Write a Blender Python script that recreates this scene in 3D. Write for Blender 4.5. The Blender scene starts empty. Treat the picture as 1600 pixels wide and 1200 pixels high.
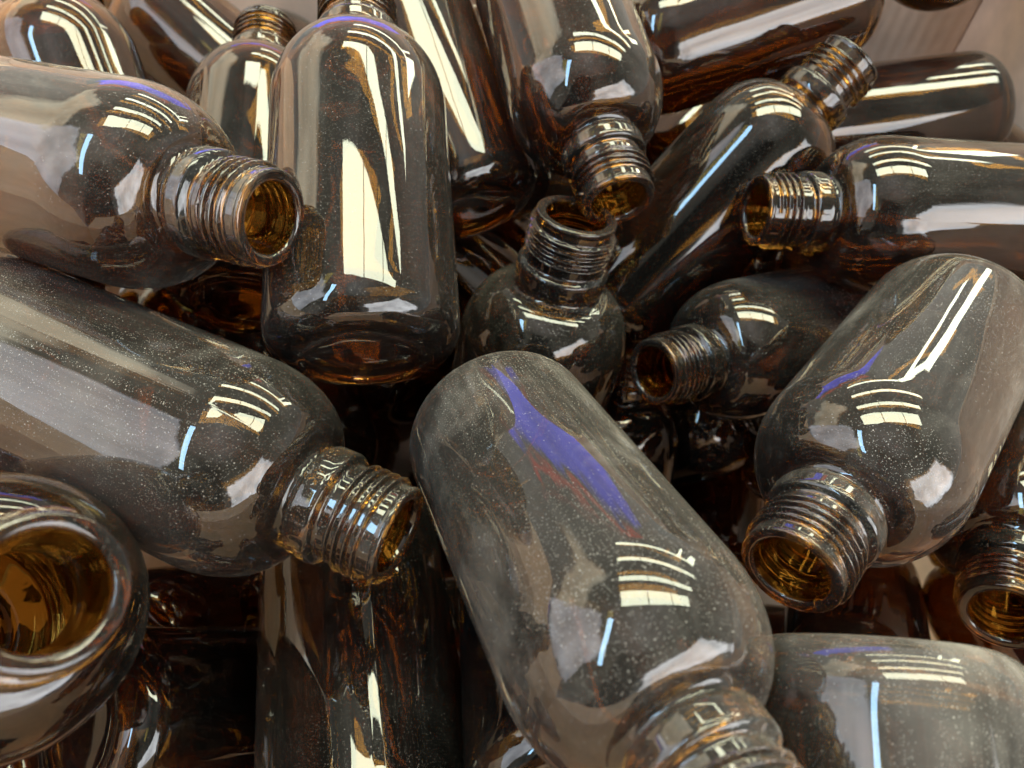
import bpy, bmesh, math, random
from mathutils import Vector, Matrix, Quaternion, noise
R = math.radians
scn = bpy.context.scene
C = scn.collection
CAMH = 0.38            # camera height above the bottom of the box (metres)
PITCH = R(57)
WORLD_RAMP = [(0.0, (.25, .24, .22)), (.5, (.66, .68, .66)), (.62, (.54, .57, .53)), (.8, (.27, .29, .25)), (1.0, (.15, .16, .13))]
SURROUNDINGS = [
    (-78, -26, 20, 46, (3.1, 2.9, 2.2), 3),        # tan boards of the left wall
    (-122, -64, 16, 60, (3.5, 3.7, 4.0), 2.5),     # pale mauve partition
    (106, 165, 8, 40, (8.6, 8.8, 9.0), 3),         # pale wall behind on the right, glow raised to brighten the carton's back panel
    (168, 214, -20, 66, (.04, .04, .042), 5),      # the person taking the picture
    (-28, 14, 1, 14, (.6, .68, 3.8), 2),            # blue tarpaulin beyond the carton
    (-29, 12, 14, 17, (2.6, .5, .4), 1.5),         # its red hem
    (-86, -64, 1, 16, (.7, .7, 3.4), 3),           # more of the same blue to the left
]
# ------------------------------------------------------------------ camera
cam_d = bpy.data.cameras.new('camera'); cam = bpy.data.objects.new('camera', cam_d); C.objects.link(cam)
cam.location = (0, 0, CAMH)
cam.rotation_euler = (R(90) - PITCH, 0, 0)
cam_d.sensor_width = 36.0
cam_d.lens = 36.0 * 1155.0 / 1600.0
cam_d.clip_start = 0.005; cam_d.clip_end = 100
cam_d.dof.use_dof = True; cam_d.dof.focus_distance = 0.175
cam_d.dof.aperture_fstop = 26 / 1.5
scn.camera = cam
# ------------------------------------------------------------------ world: dim light of a big indoor hall
w = bpy.data.worlds.new('World'); scn.world = w; w.use_nodes = True
nt = w.node_tree; nt.nodes.clear()
out = nt.nodes.new('ShaderNodeOutputWorld'); bg = nt.nodes.new('ShaderNodeBackground')
K = nt.links.new
tc = nt.nodes.new('ShaderNodeTexCoord'); sp = nt.nodes.new('ShaderNodeSeparateXYZ'); K(tc.outputs['Generated'], sp.inputs[0])
def wm(op, a, b=None, clamp=False):
    n = nt.nodes.new('ShaderNodeMath'); n.operation = op; n.use_clamp = clamp
    for i, x in enumerate((a, b)):
        if x is None: continue
        if isinstance(x, (int, float)): n.inputs[i].default_value = x
        else: K(x, n.inputs[i])
    return n.outputs[0]
wn = nt.nodes.new('ShaderNodeTexNoise'); wn.inputs['Scale'].default_value = 5; wn.inputs['Detail'].default_value = 5; wn.inputs['Roughness'].default_value = .6; K(tc.outputs['Generated'], wn.inputs['Vector'])
ws = nt.nodes.new('ShaderNodeSeparateColor'); K(wn.outputs['Color'], ws.inputs[0])
AZ = wm('ADD', wm('ARCTAN2', sp.outputs['X'], sp.outputs['Y']), wm('MULTIPLY', wm('SUBTRACT', ws.outputs[0], .5), .30))          # 0 = ahead, + = right
EL = wm('ADD', wm('ARCSINE', sp.outputs['Z']), wm('MULTIPLY', wm('SUBTRACT', ws.outputs[1], .5), .26))
cr = nt.nodes.new('ShaderNodeValToRGB'); K(wm('ADD', wm('MULTIPLY', EL, .318), .5), cr.inputs[0])
for p_, c_ in WORLD_RAMP:
    e = cr.color_ramp.elements.new(p_); e.color = c_ + (1,)
cr.color_ramp.elements.remove(cr.color_ramp.elements[0]); 
col = cr.outputs[0]
def soft(x, lo, hi, s):                                        # 1 between lo and hi (degrees), soft edges
    a = wm('DIVIDE', wm('SUBTRACT', x, R(lo)), R(s), True); b = wm('DIVIDE', wm('SUBTRACT', R(hi), x), R(s), True)
    return wm('MULTIPLY', a, b)
for az0, az1, el0, el1, c_, s_ in SURROUNDINGS:                # what stands round the carton in the hall
    az = AZ
    if az1 > 180: az = wm('ADD', AZ, wm('MULTIPLY', wm('LESS_THAN', AZ, 0), 2 * math.pi))
    f_ = wm('MULTIPLY', soft(az, az0, az1, s_), soft(EL, el0, el1, s_))
    mx = nt.nodes.new('ShaderNodeMix'); mx.data_type = 'RGBA'; K(f_, mx.inputs[0]); K(col, mx.inputs[6]); mx.inputs[7].default_value = c_ + (1,)
    col = mx.outputs[2]
wv = nt.nodes.new('ShaderNodeTexNoise'); wv.inputs['Scale'].default_value = 3.5; wv.inputs['Detail'].default_value = 6; K(tc.outputs['Generated'], wv.inputs['Vector'])
vr = nt.nodes.new('ShaderNodeMapRange'); K(wv.outputs['Fac'], vr.inputs[0]); vr.inputs[1].default_value = .3; vr.inputs[2].default_value = .7; vr.inputs[3].default_value = .55; vr.inputs[4].default_value = 1.3
vm = nt.nodes.new('ShaderNodeVectorMath'); vm.operation = 'SCALE'; K(col, vm.inputs[0]); K(vr.outputs[0], vm.inputs[3])
K(vm.outputs[0], bg.inputs[0]); bg.inputs[1].default_value = 1.0
K(bg.outputs[0], out.inputs[0])
# ------------------------------------------------------------------ lamps: rows of skylight strips, one bluish strip overhead on the left
def area(name, loc, aim, sx, sy, power, col, spin=0):
    d = bpy.data.lights.new(name, 'AREA'); d.shape = 'RECTANGLE'; d.size = sx; d.size_y = sy
    d.energy = power; d.color = col
    o = bpy.data.objects.new(name, d); C.objects.link(o); o.location = loc
    q = (Vector(aim) - Vector(loc)).to_track_quat('-Z', 'Y')
    o.rotation_euler = (q @ Quaternion((0, 0, 1), spin)).to_euler()
    return o
WARM = (.96, 1.0, .74)

for y0, y1, x0, x1, n in ((.68, 1.18, -.5, 1.9, 3), (1.6, 1.82, -.5, 2.3, 3), (2.75, 3.05, -.5, 3.2, 4), (4.7, 5.1, -.5, 4.0, 4)):
    d = (x1 - x0) / n
    for k in range(n):
        x = x0 + (k + .5) * d
        area('skylight_lamp', (x, (y0 + y1) / 2, 2.35), (x, (y0 + y1) / 2, 0), d - .03, y1 - y0, 16 * math.pi * (d - .03) * (y1 - y0), WARM)
for az, d0, wd in ((40, 8.6, .55), (33, 8.2, .22)):              # skylights running off to the far right
    x, y = d0 * math.sin(R(az)), d0 * math.cos(R(az))
    area('skylight_lamp', (x, y, 2.35), (x, y, 0), wd, 5.0, 16 * math.pi * wd * 5.0, WARM, R(-az))
area('blue_strip_lamp', (-.95, -.4, 2.0), (-.95, -.4, 0), .16, 1.5, 22 * math.pi * .16 * 1.5, (.38, .68, 1.0), R(-20))  # level strip overhead, turned to give the upright blue streaks on the shoulders

scn.view_settings.view_transform = 'Standard'; scn.view_settings.look = 'None'
scn.view_settings.exposure = 0.28; scn.view_settings.gamma = 1.0; scn.view_settings.use_curve_mapping = False
cy = scn.cycles
scn.render.engine = 'CYCLES'
cy.max_bounces = 28; cy.transmission_bounces = 28; cy.glossy_bounces = 10; cy.diffuse_bounces = 3
cy.transparent_max_bounces = 8; cy.caustics_reflective = False; cy.caustics_refractive = False
cy.sample_clamp_indirect = 6.0; cy.blur_glossy = 0.3
cy.use_denoising = True
try: cy.denoiser = 'OPENIMAGEDENOISE'; cy.denoising_input_passes = 'RGB_ALBEDO_NORMAL'; cy.denoising_prefilter = 'ACCURATE'
except Exception: pass
cy.use_adaptive_sampling = True; cy.adaptive_threshold = 0.01
# ------------------------------------------------------------------ materials
def nodes(name):
    m = bpy.data.materials.new(name); m.use_nodes = True; t = m.node_tree; t.nodes.clear()
    return m, t, t.nodes.new, t.links.new
def glass(name, dusty):
    m, t, N, K = nodes(name)
    o = N('ShaderNodeOutputMaterial')
    p = N('ShaderNodeBsdfPrincipled')
    p.inputs['Base Color'].default_value = GLASS_COL
    p.inputs['Transmission Weight'].default_value = 1.0
    p.inputs['IOR'].default_value = 1.52
    p.inputs['Roughness'].default_value = 0.0
    tc = N('ShaderNodeTexCoord'); oi = N('ShaderNodeObjectInfo')
    off = N('ShaderNodeVectorMath'); off.operation = 'MULTIPLY_ADD'
    comb = N('ShaderNodeCombineXYZ'); 
    mul = N('ShaderNodeMath'); mul.operation = 'MULTIPLY'; mul.inputs[1].default_value = 3.7
    K(oi.outputs['Random'], mul.inputs[0]); K(mul.outputs[0], comb.inputs[0]); K(mul.outputs[0], comb.inputs[1]); K(oi.outputs['Random'], comb.inputs[2])
    K(tc.outputs['Object'], off.inputs[0]); off.inputs[1].default_value = (1, 1, 1); K(comb.outputs[0], off.inputs[2])
    pos = off.outputs[0]
    # gentle waviness of moulded glass
    nz = N('ShaderNodeTexNoise'); nz.inputs['Scale'].default_value = 55; nz.inputs['Detail'].default_value = 2
    mp = N('ShaderNodeMapping'); mp.inputs['Scale'].default_value = (1, 1, .45); K(pos, mp.inputs[0]); K(mp.outputs[0], nz.inputs['Vector'])
    bp = N('ShaderNodeBump'); bp.inputs['Strength'].default_value = 1.0; bp.inputs['Distance'].default_value = .00016 if dusty else .0004
    K(nz.outputs['Fac'], bp.inputs['Height']); K(bp.outputs[0], p.inputs['Normal'])
    if not dusty:
        K(p.outputs[0], o.inputs[0]); return m
    def math_(op, a, b=None, clamp=False):
        n = N('ShaderNodeMath'); n.operation = op; n.use_clamp = clamp
        for i, x in enumerate((a, b)):
            if x is None: continue
            if isinstance(x, (int, float)): n.inputs[i].default_value = x
            else: K(x, n.inputs[i])
        return n.outputs[0]
    def ramp(x, lo, hi):
        n = N('ShaderNodeMapRange'); n.clamp = True
        n.inputs[1].default_value = lo; n.inputs[2].default_value = hi; K(x, n.inputs[0]); return n.outputs[0]
    at = N('ShaderNodeAttribute'); at.attribute_type = 'OBJECT'; at.attribute_name = 'dust'
    level = at.outputs['Fac']
    # cloudy smears of dust, wiped along the bottle
    s1 = N('ShaderNodeTexNoise'); s1.inputs['Scale'].default_value = 40; s1.inputs['Detail'].default_value = 7; s1.inputs['Roughness'].default_value = .62; s1.inputs['Distortion'].default_value = .6
    m1 = N('ShaderNodeMapping'); m1.inputs['Scale'].default_value = (1, 1, .7); m1.inputs['Rotation'].default_value = (.25, .15, 0); K(pos, m1.inputs[0]); K(m1.outputs[0], s1.inputs['Vector'])
    smear = ramp(s1.outputs['Fac'], .50, .80)
    s2 = N('ShaderNodeTexNoise'); s2.inputs['Scale'].default_value = 420; s2.inputs['Detail'].default_value = 4
    m2 = N('ShaderNodeMapping'); m2.inputs['Scale'].default_value = (1, 1, .12); m2.inputs['Rotation'].default_value = (.4, -.3, 0); K(pos, m2.inputs[0]); K(m2.outputs[0], s2.inputs['Vector'])
    scr = ramp(s2.outputs['Fac'], .5, .8)
    # fine grain and separate specks
    def specks(scale, rad, thr):
        v = N('ShaderNodeTexVoronoi'); v.inputs['Scale'].default_value = scale; K(pos, v.inputs['Vector'])
        sep = N('ShaderNodeSeparateColor'); K(v.outputs['Color'], sep.inputs[0])
        size = ramp(sep.outputs[0], thr, 1.0)
        r = math_('MULTIPLY', size, rad)
        d = math_('SUBTRACT', r, v.outputs['Distance'])
        return math_('MULTIPLY', d, 14.0, True)
    sA = specks(3200, .42, .2); sB = specks(1700, .28, .6); sC = specks(800, .13, .86)
    sp_ = math_('ADD', math_('MULTIPLY', sA, .34), math_('ADD', math_('MULTIPLY', sB, .7), math_('MULTIPLY', sC, .8)), True)
    geo = N('ShaderNodeNewGeometry'); sx = N('ShaderNodeSeparateXYZ'); K(geo.outputs['Normal'], sx.inputs[0])
    up = ramp(math_('ABSOLUTE', sx.outputs['Z']), -.3, .9)
    big = N('ShaderNodeTexNoise'); big.inputs['Scale'].default_value = 28; big.inputs['Detail'].default_value = 3; K(pos, big.inputs['Vector'])
    patch = ramp(big.outputs['Fac'], .3, .65)
    haze = math_('MULTIPLY', math_('ADD', math_('ADD', math_('MULTIPLY', smear, .085), math_('MULTIPLY', scr, .02)), .019), level)
    spk = math_('MULTIPLY', math_('MULTIPLY', sp_, math_('ADD', math_('MULTIPLY', patch, .7), .3)), math_('MINIMUM', math_('MULTIPLY', level, 1.1), .75))
    lw = N('ShaderNodeLayerWeight'); lw.inputs['Blend'].default_value = .5      # a thin dust layer covers more at a slant: 1 / cos
    slant = math_('DIVIDE', 1.0, math_('MAXIMUM', math_('SUBTRACT', 1.0, lw.outputs['Facing']), .22))
    fac = math_('ADD', math_('MULTIPLY', math_('MULTIPLY', haze, up), slant), math_('MULTIPLY', spk, up), True)
    df = N('ShaderNodeBsdfDiffuse'); df.inputs[0].default_value = (.57, .51, .43, 1)
    mx = N('ShaderNodeMixShader'); K(fac, mx.inputs[0]); K(p.outputs[0], mx.inputs[1]); K(df.outputs[0], mx.inputs[2])
    K(math_('MULTIPLY', haze, .35), p.inputs['Roughness'])
    K(mx.outputs[0], o.inputs[0])
    return m
GLASS_COL = (.265, .118, .017, 1)
M_OUT = glass('dusty_amber_glass', True); M_IN = glass('amber_glass', False)
def card(name, col):
    m, t, N, K = nodes(name); o = N('ShaderNodeOutputMaterial'); p = N('ShaderNodeBsdfPrincipled')
    tc = N('ShaderNodeTexCoord')
    n1 = N('ShaderNodeTexNoise'); n1.inputs['Scale'].default_value = 60; n1.inputs['Detail'].default_value = 8; K(tc.outputs['Object'], n1.inputs['Vector'])
    wv = N('ShaderNodeTexWave'); wv.bands_direction = 'X'; wv.inputs['Scale'].default_value = 45; wv.inputs['Distortion'].default_value = .4; K(tc.outputs['Object'], wv.inputs['Vector'])
    cr = N('ShaderNodeValToRGB'); K(n1.outputs['Fac'], cr.inputs[0])
    cr.color_ramp.elements[0].color = tuple(c * .86 for c in col) + (1,); cr.color_ramp.elements[0].position = .3
    cr.color_ramp.elements[1].color = tuple(min(1, c * 1.1) for c in col) + (1,); cr.color_ramp.elements[1].position = .7
    bp = N('ShaderNodeBump'); bp.inputs['Strength'].default_value = .25; bp.inputs['Distance'].default_value = .0006
    K(wv.outputs['Fac'], bp.inputs['Height']); K(bp.outputs[0], p.inputs['Normal'])
    K(cr.outputs[0], p.inputs['Base Color']); p.inputs['Roughness'].default_value = .8
    K(p.outputs[0], o.inputs[0]); return m
M_CARD = card('cardboard', (.80, .58, .43))
def plain(name, col, rough=.6):
    m, t, N, K = nodes(name); o = N('ShaderNodeOutputMaterial'); p = N('ShaderNodeBsdfPrincipled')
    n1 = N('ShaderNodeTexNoise'); n1.inputs['Scale'].default_value = 12; n1.inputs['Detail'].default_value = 6
    cr = N('ShaderNodeValToRGB'); K(n1.outputs['Fac'], cr.inputs[0])
    cr.color_ramp.elements[0].color = tuple(c * .8 for c in col) + (1,); cr.color_ramp.elements[1].color = tuple(min(1, c * 1.2) for c in col) + (1,)
    K(cr.outputs[0], p.inputs['Base Color']); p.inputs['Roughness'].default_value = rough
    K(p.outputs[0], o.inputs[0]); return m
# ------------------------------------------------------------------ helpers
def tag(o, label=None, cat=None, group=None, kind=None):
    if label: o['label'] = label
    if cat: o['category'] = cat
    if group: o['group'] = group
    if kind: o['kind'] = kind
def empty(name, loc=(0, 0, 0)):
    o = bpy.data.objects.new(name, None); C.objects.link(o); o.location = loc; o.empty_display_size = .01; return o
def mesh_obj(name, verts, faces, mats, parent=None, midx=None, smooth=False):
    me = bpy.data.meshes.new(name); me.from_pydata(verts, [], faces)
    for m in mats: me.materials.append(m)
    if midx: me.polygons.foreach_set('material_index', midx)
    if smooth: me.polygons.foreach_set('use_smooth', [True] * len(me.polygons))
    me.update(); o = bpy.data.objects.new(name, me); C.objects.link(o); o.parent = parent; return o
def slab(name, a, b, c, d, th, mat, parent=None, seg=1):
    """four corners of a panel, thickened along its normal"""
    a, b, c, d = map(Vector, (a, b, c, d)); n = (b - a).cross(d - a).normalized() * th
    v = [a, b, c, d, a - n, b - n, c - n, d - n]
    o = mesh_obj(name, [tuple(x) for x in v], [(0, 1, 2, 3), (7, 6, 5, 4), (0, 4, 5, 1), (1, 5, 6, 2), (2, 6, 7, 3), (3, 7, 4, 0)], [mat], parent)
    md = o.modifiers.new('bevel', 'BEVEL'); md.width = min(.0008, th * .3); md.segments = 2
    return o
# ------------------------------------------------------------------ the carton
X0, X1, Y0, Y1, ZT = -.26, .25, -.16, .385, .262
box = empty('cardboard_box', (0, .12, 0))
tag(box, 'open tan cardboard carton holding the heap of amber bottles', 'box')
def P(x, y, z): return (x, y - .12, z)
T = .004
slab('bottom_panel', P(X0, Y0, 0), P(X1, Y0, 0), P(X1, Y1, 0), P(X0, Y1, 0), T, M_CARD, box)
slab('back_panel', P(X0, Y1, 0.0005), P(X1, Y1, 0.0005), P(X1, Y1, ZT), P(X0, Y1, ZT), T, M_CARD, box)
slab('front_panel', P(X1, Y0, 0.0005), P(X0, Y0, 0.0005), P(X0, Y0, ZT), P(X1, Y0, ZT), T, M_CARD, box)
slab('side_panel', P(X0-.0006, Y0 - .006, 0.0005), P(X0-.0006, Y1 +.006, 0.0005), P(X0-.0006, Y1 +.006, ZT), P(X0-.0006, Y0 - .006, ZT), T, M_CARD, box)
slab('side_panel', P(X1+.0006, Y1 + .006, 0.0005), P(X1+.0006, Y0 - .006, 0.0005), P(X1+.0006, Y0 - .006, ZT), P(X1+.0006, Y1 + .006, ZT), T, M_CARD, box)
slab('flap', P(X0, Y1 + .001, ZT + .001), P(X1, Y1 + .001, ZT + .001), P(X1, Y1 + .17, ZT - .05), P(X0, Y1 + .17, ZT - .05), T, M_CARD, box)
slab('flap', P(X1, Y0 - .001, ZT + .001), P(X0, Y0 - .001, ZT + .001), P(X0, Y0 - .13, ZT + .09), P(X1, Y0 - .13, ZT + .09), T, M_CARD, box)
slab('flap', P(X0 - .001, Y0, ZT + .001), P(X0 - .001, Y1, ZT + .001), P(X0 - .09, Y1, ZT + .10), P(X0 - .09, Y0, ZT + .10), T, M_CARD, box)  # unseen flap, stood up to keep light out of the left-edge mouth
slab('flap', P(X1 + .001, Y1, ZT + .001), P(X1 + .001, Y0, ZT + .001), P(X1 + .16, Y0, ZT - .05), P(X1 + .16, Y1, ZT - .05), T, M_CARD, box)
fl = mesh_obj('floor', [(-6, -6, -.006), (6, -6, -.006), (6, 8, -.006), (-6, 8, -.006)], [(0, 1, 2, 3)], [plain('concrete', (.30, .28, .26))])
tag(fl, kind='structure')

# ------------------------------------------------------------------ the bottle (centimetres, then scaled to metres)
HB = 12.2
def smooth01(x): x = max(0., min(1., x)); return x * x * (3 - 2 * x)
def shoulder(s, R0, a, s0):                 # s measured from the mouth
    return R0 * math.sqrt(max(0., 1 - ((s0 - s) / a) ** 2))
def outer_body_profile():
    pts = [(2.06, 1.24), (2.10, 1.17), (2.15, 1.125), (2.20, 1.13), (2.26, 1.19), (2.32, 1.28)]
    for i in range(1, 22):
        t = i / 21; ang = t * math.pi / 2
        # superellipse-like shoulder from r=1.28 to 2.5
        s = 2.32 + (4.35 - 2.32) * (1 - math.cos(ang)) ** .95
        pts.append((s, 1.28 + (2.5 - 1.28) * math.sin(ang) ** .98))
    for s in (4.6, 5, 5.5, 6, 6.5, 7, 7.5, 8, 8.5, 9, 9.5, 10, 10.5, 11, 11.2): pts.append((s, 2.5))
    for i in range(1, 11):
        a = i / 10 * math.pi / 2; pts.append((11.32 + .88 * math.sin(a), 1.66 + .84 * math.cos(a)))
    for r, z in ((1.58, 12.18), (1.48, 12.12), (1.35, 12.04), (1.1, 11.96), (.7, 11.92), (.3, 11.9), (.0001, 11.9)): pts.append((z, r))
    return pts
def inner_body_profile():
    pts = [(2.06, .80), (2.2, .81), (2.32, .86), (2.42, .98)]
    for i in range(1, 20):
        ang = i / 19 * math.pi / 2
        pts.append((2.45 + (4.4 - 2.45) * (1 - math.cos(ang)) ** .95, 1.02 + (2.31 - 1.02) * math.sin(ang) ** .98))
    for s in (4.7, 5.2, 5.8, 6.4, 7, 7.6, 8.2, 8.8, 9.4, 10, 10.6, 10.9): pts.append((s, 2.31))
    for i in range(1, 9):
        a = i / 8 * math.pi / 2; pts.append((11.05 + .73 * math.sin(a), 1.58 + .73 * math.cos(a)))
    for r, z in ((1.35, 11.76), (1.0, 11.66), (.6, 11.56), (.25, 11.54), (.0001, 11.54)): pts.append((z, r))
    return pts
NA = 96
def angles():
    a = [2 * math.pi * i / NA for i in range(NA)]
    for c in (0, math.pi):
        a += [c + .010, c - .010 + (2 * math.pi if c == 0 else 0), c + .022, c - .022 + (2 * math.pi if c == 0 else 0)]
    return sorted(a)
ANG = angles(); NC = len(ANG)
def seam(a): 
    d = min(abs(a), abs(a - math.pi), abs(a - 2 * math.pi)); return max(0., 1 - d / .018)
def lathe(rows):                            # rows: list of functions/tuples (s, f(angle)->r)
    v = []; f = []
    for s, rf in rows:
        for a in ANG:
            r = rf(a); v.append((r * math.cos(a) * .01, r * math.sin(a) * .01, (HB - s) * .01))
    for i in range(len(rows) - 1):
        for j in range(NC):
            k = (j + 1) % NC
            f.append((i * NC + j, (i + 1) * NC + j, (i + 1) * NC + k, i * NC + k))
    return v, f
def make_bottle(seed):
    rnd = random.Random(seed); ph = Vector((rnd.uniform(0, 50), rnd.uniform(0, 50), rnd.uniform(0, 50)))
    def wob(a, s, amp, fr): return amp * noise.noise(Vector((math.cos(a) * fr, math.sin(a) * fr, s * .28 * fr)) + ph)
    root = empty('bottle')
    # --- body: outside and inside of the blown shell
    rows = [(s, (lambda a, r=r, s=s: r + (wob(a, s, .018, .9) if s > 3 and r > .5 else 0) + (.005 * seam(a) if r > 1.2 and s < 11.9 else 0))) for s, r in outer_body_profile()]
    v1, f1 = lathe(rows)
    rows = [(s, (lambda a, r=r, s=s: r + (wob(a, s + 9, .07, 1.0) * min(1, max(0, (s - 2.3) / 1.5)) if r > .5 else 0))) for s, r in inner_body_profile()]
    v2, f2 = lathe(rows)
    n = len(v1); faces = f1 + [tuple(n + i for i in reversed(q)) for q in f2]
    b = mesh_obj('body', v1 + v2, faces, [M_OUT, M_IN], root, [0] * len(f1) + [1] * len(f2), True)
    # --- neck: collar bead, screw thread, rolled lip, bore
    def thread(s, a):
        base = 1.075
        x = s - .22 - .225 * (a / (2 * math.pi))
        t = x / .225; n_ = math.floor(t)
        end = smooth01((x + .02) / .08) * smooth01((1.22 - s + .25 * 0) / .12)
        fr = t - n_; bump = max(0., math.cos((fr - .5) * 2 * math.pi)) ** .9 if 0 <= n_ <= 4 else 0
        return base + .135 * bump * (1 if x >= 0 else 0) * min(1, end + .0)
    rows = []
    rows += [(2.06, lambda a: 1.24), (2.03, lambda a: 1.27), (1.97, lambda a: 1.285)]
    for s in (1.85, 1.75, 1.65, 1.58): rows.append((s, lambda a: 1.285 + .006 * seam(a)))
    for s, r in ((1.53, 1.27), (1.49, 1.22), (1.46, 1.14), (1.43, 1.09)): rows.append((s, lambda a, r=r: r))
    s = 1.38
    while s > .19: rows.append((s, lambda a, s=s: thread(s, a))); s -= .02
    for s, r in ((.17, 1.075), (.14, 1.085), (.11, 1.10), (.06, 1.10), (.025, 1.085), (.006, 1.05), (0, 1.0), (0, .96), (.008, .90), (.03, .86), (.08, .83)): rows.append((s, lambda a, r=r: r))
    n_out = len(rows) - 1
    for s in (.2, .5, .8, 1.1, 1.4, 1.7, 1.95, 2.06): rows.append((s, lambda a, s=s: .80 + .03 * max(0, (.5 - s)) + wob(a, s, .012, 1.5) * (1 if s < 2 else 0)))
    v, f = lathe(rows)
    f = [tuple(reversed(q)) for q in f]
    nk = mesh_obj('neck', v, f, [M_OUT, M_IN], root, [0] * (n_out * NC) + [1] * (len(f) - n_out * NC), True)
    return root
SPIN = {'H': 0.0}
PROTO = [make_bottle(s) for s in (3, 8, 21)]
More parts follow.
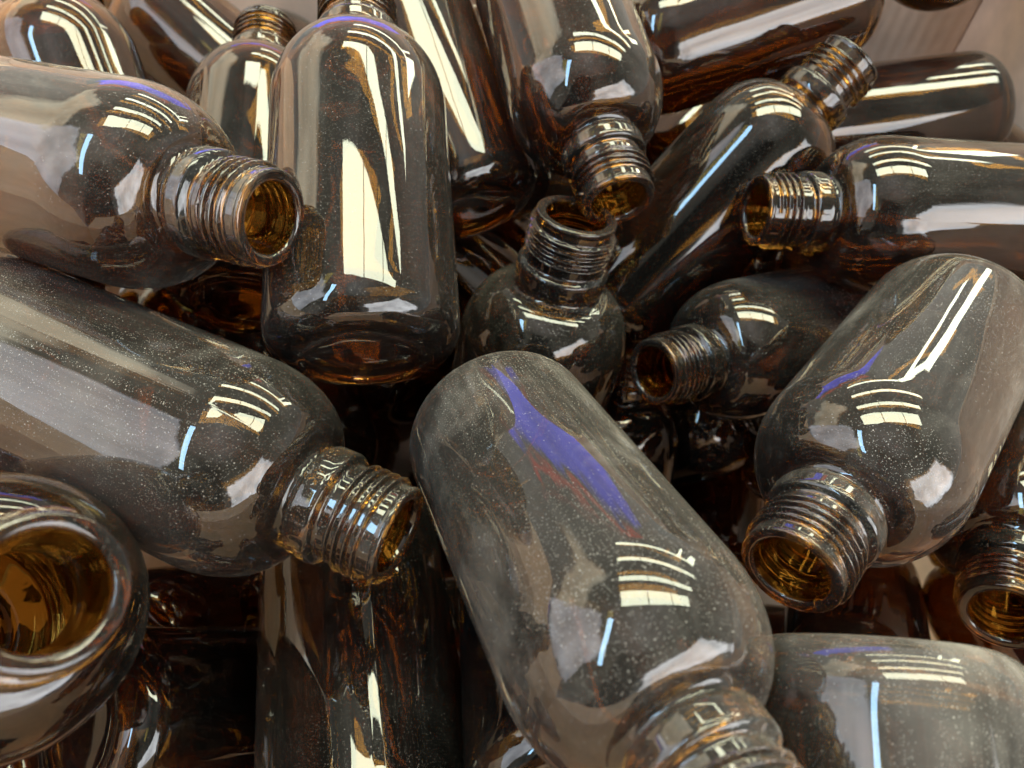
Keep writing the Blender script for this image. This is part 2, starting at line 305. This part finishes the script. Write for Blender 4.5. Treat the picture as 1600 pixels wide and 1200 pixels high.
# mouth and base of every bottle, in centimetres in front of the lens (right, up, back)
POSES = {
    'L1': ((-5.34, 3.7, -16.54), (-16.33, 6.9, -20.76)),
    'L2': ((-2.49, -3.39, -16.38), (-14.04, 1.04, -19.2)),
    'H': ((-4.82, 11.97, -23.04), (-3.76, 0.6, -18.75)),
    'H2': ((-9.41, 13.68, -28.42), (-8.55, 2.45, -23.75)),
    'T1': ((-17.81, 15.71, -27.0), (-13.61, 4.26, -27.32)),
    'T2': ((-17.77, 18.05, -32.29), (-8.64, 10.01, -31.31)),
    'T3': ((-5.25, 17.23, -28.06), (-1.28, 5.91, -25.85)),
    'T4': ((-2.06, 19.1, -35.61), (-0.76, 7.78, -31.25)),
    'E': ((3.17, 5.39, -21.91), (0.64, 16.18, -27.0)),
    'C': ((1.95, 5.08, -22.08), (-0.74, -5.36, -30.68)),
    'F': ((3.56, -6.71, -10.03), (-0.5, -1.07, -20.05)),
    'R1': ((5.82, -3.95, -15.5), (13.64, 1.94, -22.79)),
    'R2': ((7.75, 5.55, -23.61), (19.8, 5.5, -25.49)),
    'R3': ((7.9, 9.78, -30.48), (19.93, 11.54, -31.42)),
    'B': ((1.92, 11.78, -28.75), (13.48, 15.69, -28.98)),
    'D': ((12.02, 11.5, -26.08), (3.44, 2.58, -28.84)),
    'M': ((4.4, 0.35, -23.08), (14.03, 2.69, -29.54)),
    'P': ((-6.61, -2.93, -10.51), (-15.09, -6.72, -19.32)),
    'G': ((-2.57, -13.73, -15.22), (-5.36, -4.22, -24.27)),
    'Q': ((5.83, -17.01, -9.64), (7.02, -5.01, -14.3)),
    'S': ((12.68, -6.01, -19.01), (19.22, 0.0, -27.38)),
    'U': ((8.84, 5.05, -33.59), (20.91, 4.22, -32.02)),
    'V3': ((11.66, -0.73, -31.21), (3.43, -4.04, -39.59)),
    'V4': ((11.47, 1.35, -42.32), (9.75, -9.12, -36.29)),
    'V2': ((10.83, -4.11, -31.48), (18.31, 1.18, -39.53)),
    'X': ((-6.57, -5.59, -29.11), (-11.39, 3.18, -36.09)),
    'N': ((3.38, 4.02, -34.47), (14.16, 6.81, -39.45)),
    'W': ((-4.76, -12.19, -28.86), (-11.14, -8.81, -19.02)),
    'W2': ((-13.54, -8.38, -21.98), (-10.84, -10.23, -33.73)),
    'Y2': ((0.5, -5.47, -26.84), (1.54, -9.14, -15.25)),
    'Z1': ((9.69, -10.93, -20.99), (14.72, -8.3, -31.79)),
    'T5': ((13.82, 14.54, -25.4), (21.25, 21.1, -32.51)),
    'Y34': ((-20.01, -0.98, -22.02), (-20.04, -11.21, -15.37)),  # unseen bottle added off the left edge to darken P's open mouth
    'Y35': ((-6.8, -15.9, -12.33), (-18.75, -18.23, -13.17)),  # unseen bottle added below the frame, also to shade P's mouth
    'Y36': ((20.06, -14.39, -14.49), (19.31, -5.12, -22.39)),
    'Z00': ((-23.4, 17.74, -37.67), (-17.93, 7.5, -41.42)),
    'Z01': ((-9.25, 15.31, -41.42), (2.53, 14.81, -38.26)),
    'Z02': ((12.51, 17.12, -38.63), (6.05, 8.52, -32.88)),
    'Z03': ((20.42, 15.83, -40.63), (22.4, 7.23, -32.2)),
    'Z04': ((-9.53, -20.84, -28.67), (-3.11, -12.15, -34.32)),
    'Z05': ((-6.29, 11.34, -40.04), (1.5, 4.09, -34.09)),
    'Z06': ((4.7, 1.56, -29.98), (4.05, -9.93, -34.02)),
    'Z07': ((-9.48, -8.22, -26.69), (-0.36, -8.56, -34.78)),
    'Z08': ((-22.18, -10.76, -32.32), (-17.12, -19.92, -26.05)),
    'Z09': ((1.23, -8.99, -36.37), (2.25, -19.19, -29.75)),
    'Z10': ((-20.92, 5.63, -45.87), (-21.29, -2.64, -36.9)),
    'Z11': ((-8.74, -17.47, -26.89), (3.12, -14.66, -26.41)),
    'Z12': ((-18.91, -8.2, -26.08), (-19.75, -15.99, -16.73)),
    'Z14': ((-14.95, 6.01, -34.08), (-14.43, -4.7, -28.26)),
    'Z15': ((-11.27, -20.37, -21.22), (0.76, -19.23, -19.55)),
    'Z16': ((-8.7, -7.07, -31.74), (-17.46, -1.61, -38.24)),
    'Z17': ((-10.74, -0.68, -41.77), (-7.78, -10.61, -35.32)),
    'Z18': ((9.47, 0.29, -42.4), (7.66, 10.41, -48.97)),
    'Z19': ((-7.02, -4.36, -35.86), (-5.88, 6.05, -42.11)),
    'Z20': ((9.64, 4.66, -40.75), (-2.51, 5.38, -41.57)),
    'Z21': ((-5.4, 12.8, -45.29), (4.62, 5.87, -46.02)),
    'Z22': ((-3.91, 10.7, -41.99), (7.75, 9.44, -38.64)),
    'Z23': ((-15.25, -3.3, -22.42), (-19.39, 5.17, -30.16)),
    'Z24': ((-2.33, -14.63, -23.93), (-11.88, -15.15, -16.36)),
    'Z25': ((-6.43, -19.85, -27.94), (5.39, -22.82, -27.38)),
    'Z26': ((-15.1, 17.69, -36.47), (-4.46, 11.78, -35.65)),
    'Z27': ((-18.43, -8.63, -30.31), (-19.65, 2.69, -34.69)),
    'Z28': ((4.07, -12.04, -32.81), (16.2, -12.87, -33.85)),
    'Z29': ((-21.09, 10.41, -48.97), (-14.3, 3.07, -41.99)),
    'Z30': ((-13.55, 5.02, -30.66), (-19.19, 14.64, -35.61)),
    'Z31': ((17.12, -4.87, -29.66), (22.03, -15.79, -27.29)),
    'Z32': ((22.4, -1.62, -34.96), (20.64, 9.15, -40.42)),
    'Z34': ((3.68, -19.42, -24.27), (13.37, -15.07, -30.27)),
    'Z35': ((6.95, 1.76, -43.35), (-4.06, -2.65, -40.49)),
    'Z36': ((-4.34, -5.29, -34.83), (4.38, 2.71, -37.8)),
    'Z37': ((-8.72, 9.26, -37.51), (-3.65, -0.74, -32.7)),
    'Z38': ((9.75, 5.25, -41.36), (18.26, 11.17, -47.8)),
    'Z39': ((-0.11, 5.18, -45.57), (-12.1, 7.06, -46.79)),
    'Z40': ((-21.06, -11.67, -34.63), (-9.9, -15.82, -31.94)),
    'Z41': ((-14.0, 4.63, -35.89), (-14.55, 15.93, -40.47)),
    'Z42': ((22.4, 13.18, -44.71), (12.55, 11.09, -37.82)),
    'Z43': ((-10.84, 3.27, -37.69), (-9.87, 13.0, -44.98)),
    'Z44': ((5.01, -10.67, -30.61), (7.71, -15.27, -19.64)),
    'Z45': ((2.56, 0.38, -30.44), (-7.01, 7.94, -30.26)),
    'Z46': ((1.59, -15.12, -18.16), (-2.97, -8.78, -27.53)),
    'Z47': ((19.4, -15.37, -23.86), (9.11, -20.44, -19.69)),
}
CR = cam.rotation_euler.to_matrix()
LABELS = {
    'L1': ('dusty bottle lying across the upper left, its open mouth beside the tall upright bottle', 0.9),
    'L2': ('large dusty bottle slanting in from the left edge, its threaded mouth at lower centre-left', 0.85),
    'H': ('tall bottle upright left of centre with one long cream window streak down its body', 0.5),
    'H2': ('bottle standing close behind the tall upright bottle on its left, neck up', 0.3),
    'T1': ('round-shouldered bottle in the top left corner behind the dusty lying one', 0.3),
    'T2': ('dark bottle lying at the back between the corner bottle and the standing neck', 0.25),
    'T3': ('bottle leaning behind the right side of the tall upright bottle, with a bright streak', 0.35),
    'T4': ('bottle at the very back, glimpsed between two leaning ones at the top edge', 0.3),
    'E': ('bottle coming down from the top edge, open mouth down, above the central standing neck', 0.45),
    'C': ('bottle standing in the centre, neck up, half hidden by the big front bottle', 0.6),
    'F': ('biggest dusty bottle, front centre, with a long blue-violet reflection down its body', 1.25),
    'R1': ('dusty bottle at right leaning down to the left, golden open mouth lower right of centre', 0.85),
    'R2': ('bottle lying level at the right edge, its threaded mouth pointing left', 0.35),
    'R3': ('bottle lying level near the top right corner, rounded base towards the box corner', 0.25),
    'B': ('dark bottle lying along the top edge right of centre with a wide pale sheen', 0.25),
    'D': ('bottle slanting from lower left to upper right, its threaded neck raised near top right', 0.3),
    'M': ('bottle lying right of centre, its dark open mouth facing left below the slanting bottle', 0.5),
    'P': ('bottle at the left edge with its wide open mouth turned up at the viewer', 0.25),
    'G': ('bottle under the threaded mouth of the large left one, running down to the bottom edge', 0.4),
    'Q': ('heavily dusted bottle in the bottom right corner, rounded base uppermost, neck out of sight', 1.7),
    'S': ('bottle at the lower right edge behind the leaning dusty one, mouth facing down', 0.35),
    'U': ('dark bottle tucked just under the level bottle whose mouth points left', 0.2),
    'W': ('dark bottle lying low at the bottom left, below the bottle with the upturned mouth', 0.2),
    'W2': ('dark bottle lying deep under the shoulder of the large left bottle', 0.15),
    'Y2': ('dark bottle deep in the gap at the bottom edge, left of the big front bottle', 0.15),
    'Z1': ('dark bottle low under the golden mouth of the leaning right bottle', 0.2),
    'X': ('dark bottle in the black gap between the tall upright bottle and large left mouth', 0.15),
    'T5': ('bottle just poking in at the top edge above the right end of the back row', 0.25),
    'V2': ('dark bottle deep between the big front bottle and the leaning right one', 0.15),
    'V1': ('dark bottle with threaded neck up, in the gap below the left-facing dark mouth', 0.15),
    'Z07': ('dark bottle deep between the large left mouth and the big front bottle', 0.1),
    'Z45': ('dark bottle in the shadowy gap between the tall upright bottle and the central neck', 0.15),
    'Z31': ("dark bottle low in the narrow gap left of the right edge's downward mouth", 0.1),
    'Z02': ("dark bottle glimpsed above the slanting bottle, under the top edge's wide-sheen bottle", 0.15),
    'V3': ('dark bottle low between the big front bottle and the golden mouth on the right', 0.3),
    'Z14': ('dark bottle showing as an amber sliver under the upper left lying bottle', 0.1),
    'Z46': ('dark sliver of a bottle along the left flank of the big front bottle', 0.1),
    'V4': ('dark bottle at the bottom of the black gap left of the golden right mouth', 0.1),
    'Z06': ('dark bottle in the gap directly under the neck of the left-facing dark mouth', 0.1),
    'Z37': ("dark bottle in the gap between the tall upright bottle's base and the big front bottle", 0.1),
}
GROUP = 'amber glass bottles heaped in the carton'
order = list(POSES.items()); rnd = random.Random(5)
used = [False] * 3
for i, (key, (m, b)) in enumerate(order):
    k = i % 3; proto = PROTO[k]
    if not used[k]: root = proto; used[k] = True
    else:
        root = proto.copy(); C.objects.link(root)
        for ch in proto.children:
            c = ch.copy(); C.objects.link(c); c.parent = root
    mw = CR @ Vector(m) * .01 + cam.location; bw = CR @ Vector(b) * .01 + cam.location
    ax = (mw - bw).normalized()
    spin = SPIN[key] if key in SPIN else rnd.uniform(0, 2 * math.pi)
    root.rotation_mode = 'QUATERNION'
    root.rotation_quaternion = ax.to_track_quat('Z', 'Y') @ Quaternion((0, 0, 1), spin)
    root.location = bw
    sc_ = (mw - bw).length / .122; root.scale = (sc_, sc_, sc_)
    lab, dust = LABELS.get(key, ('', .25))
    for c in (ch for ch in bpy.data.objects if ch.parent == root): c['dust'] = float(dust)
    tag(root, lab or 'dark amber glass bottle buried deep in the heap under the others, barely visible through gaps', 'bottle', GROUP)
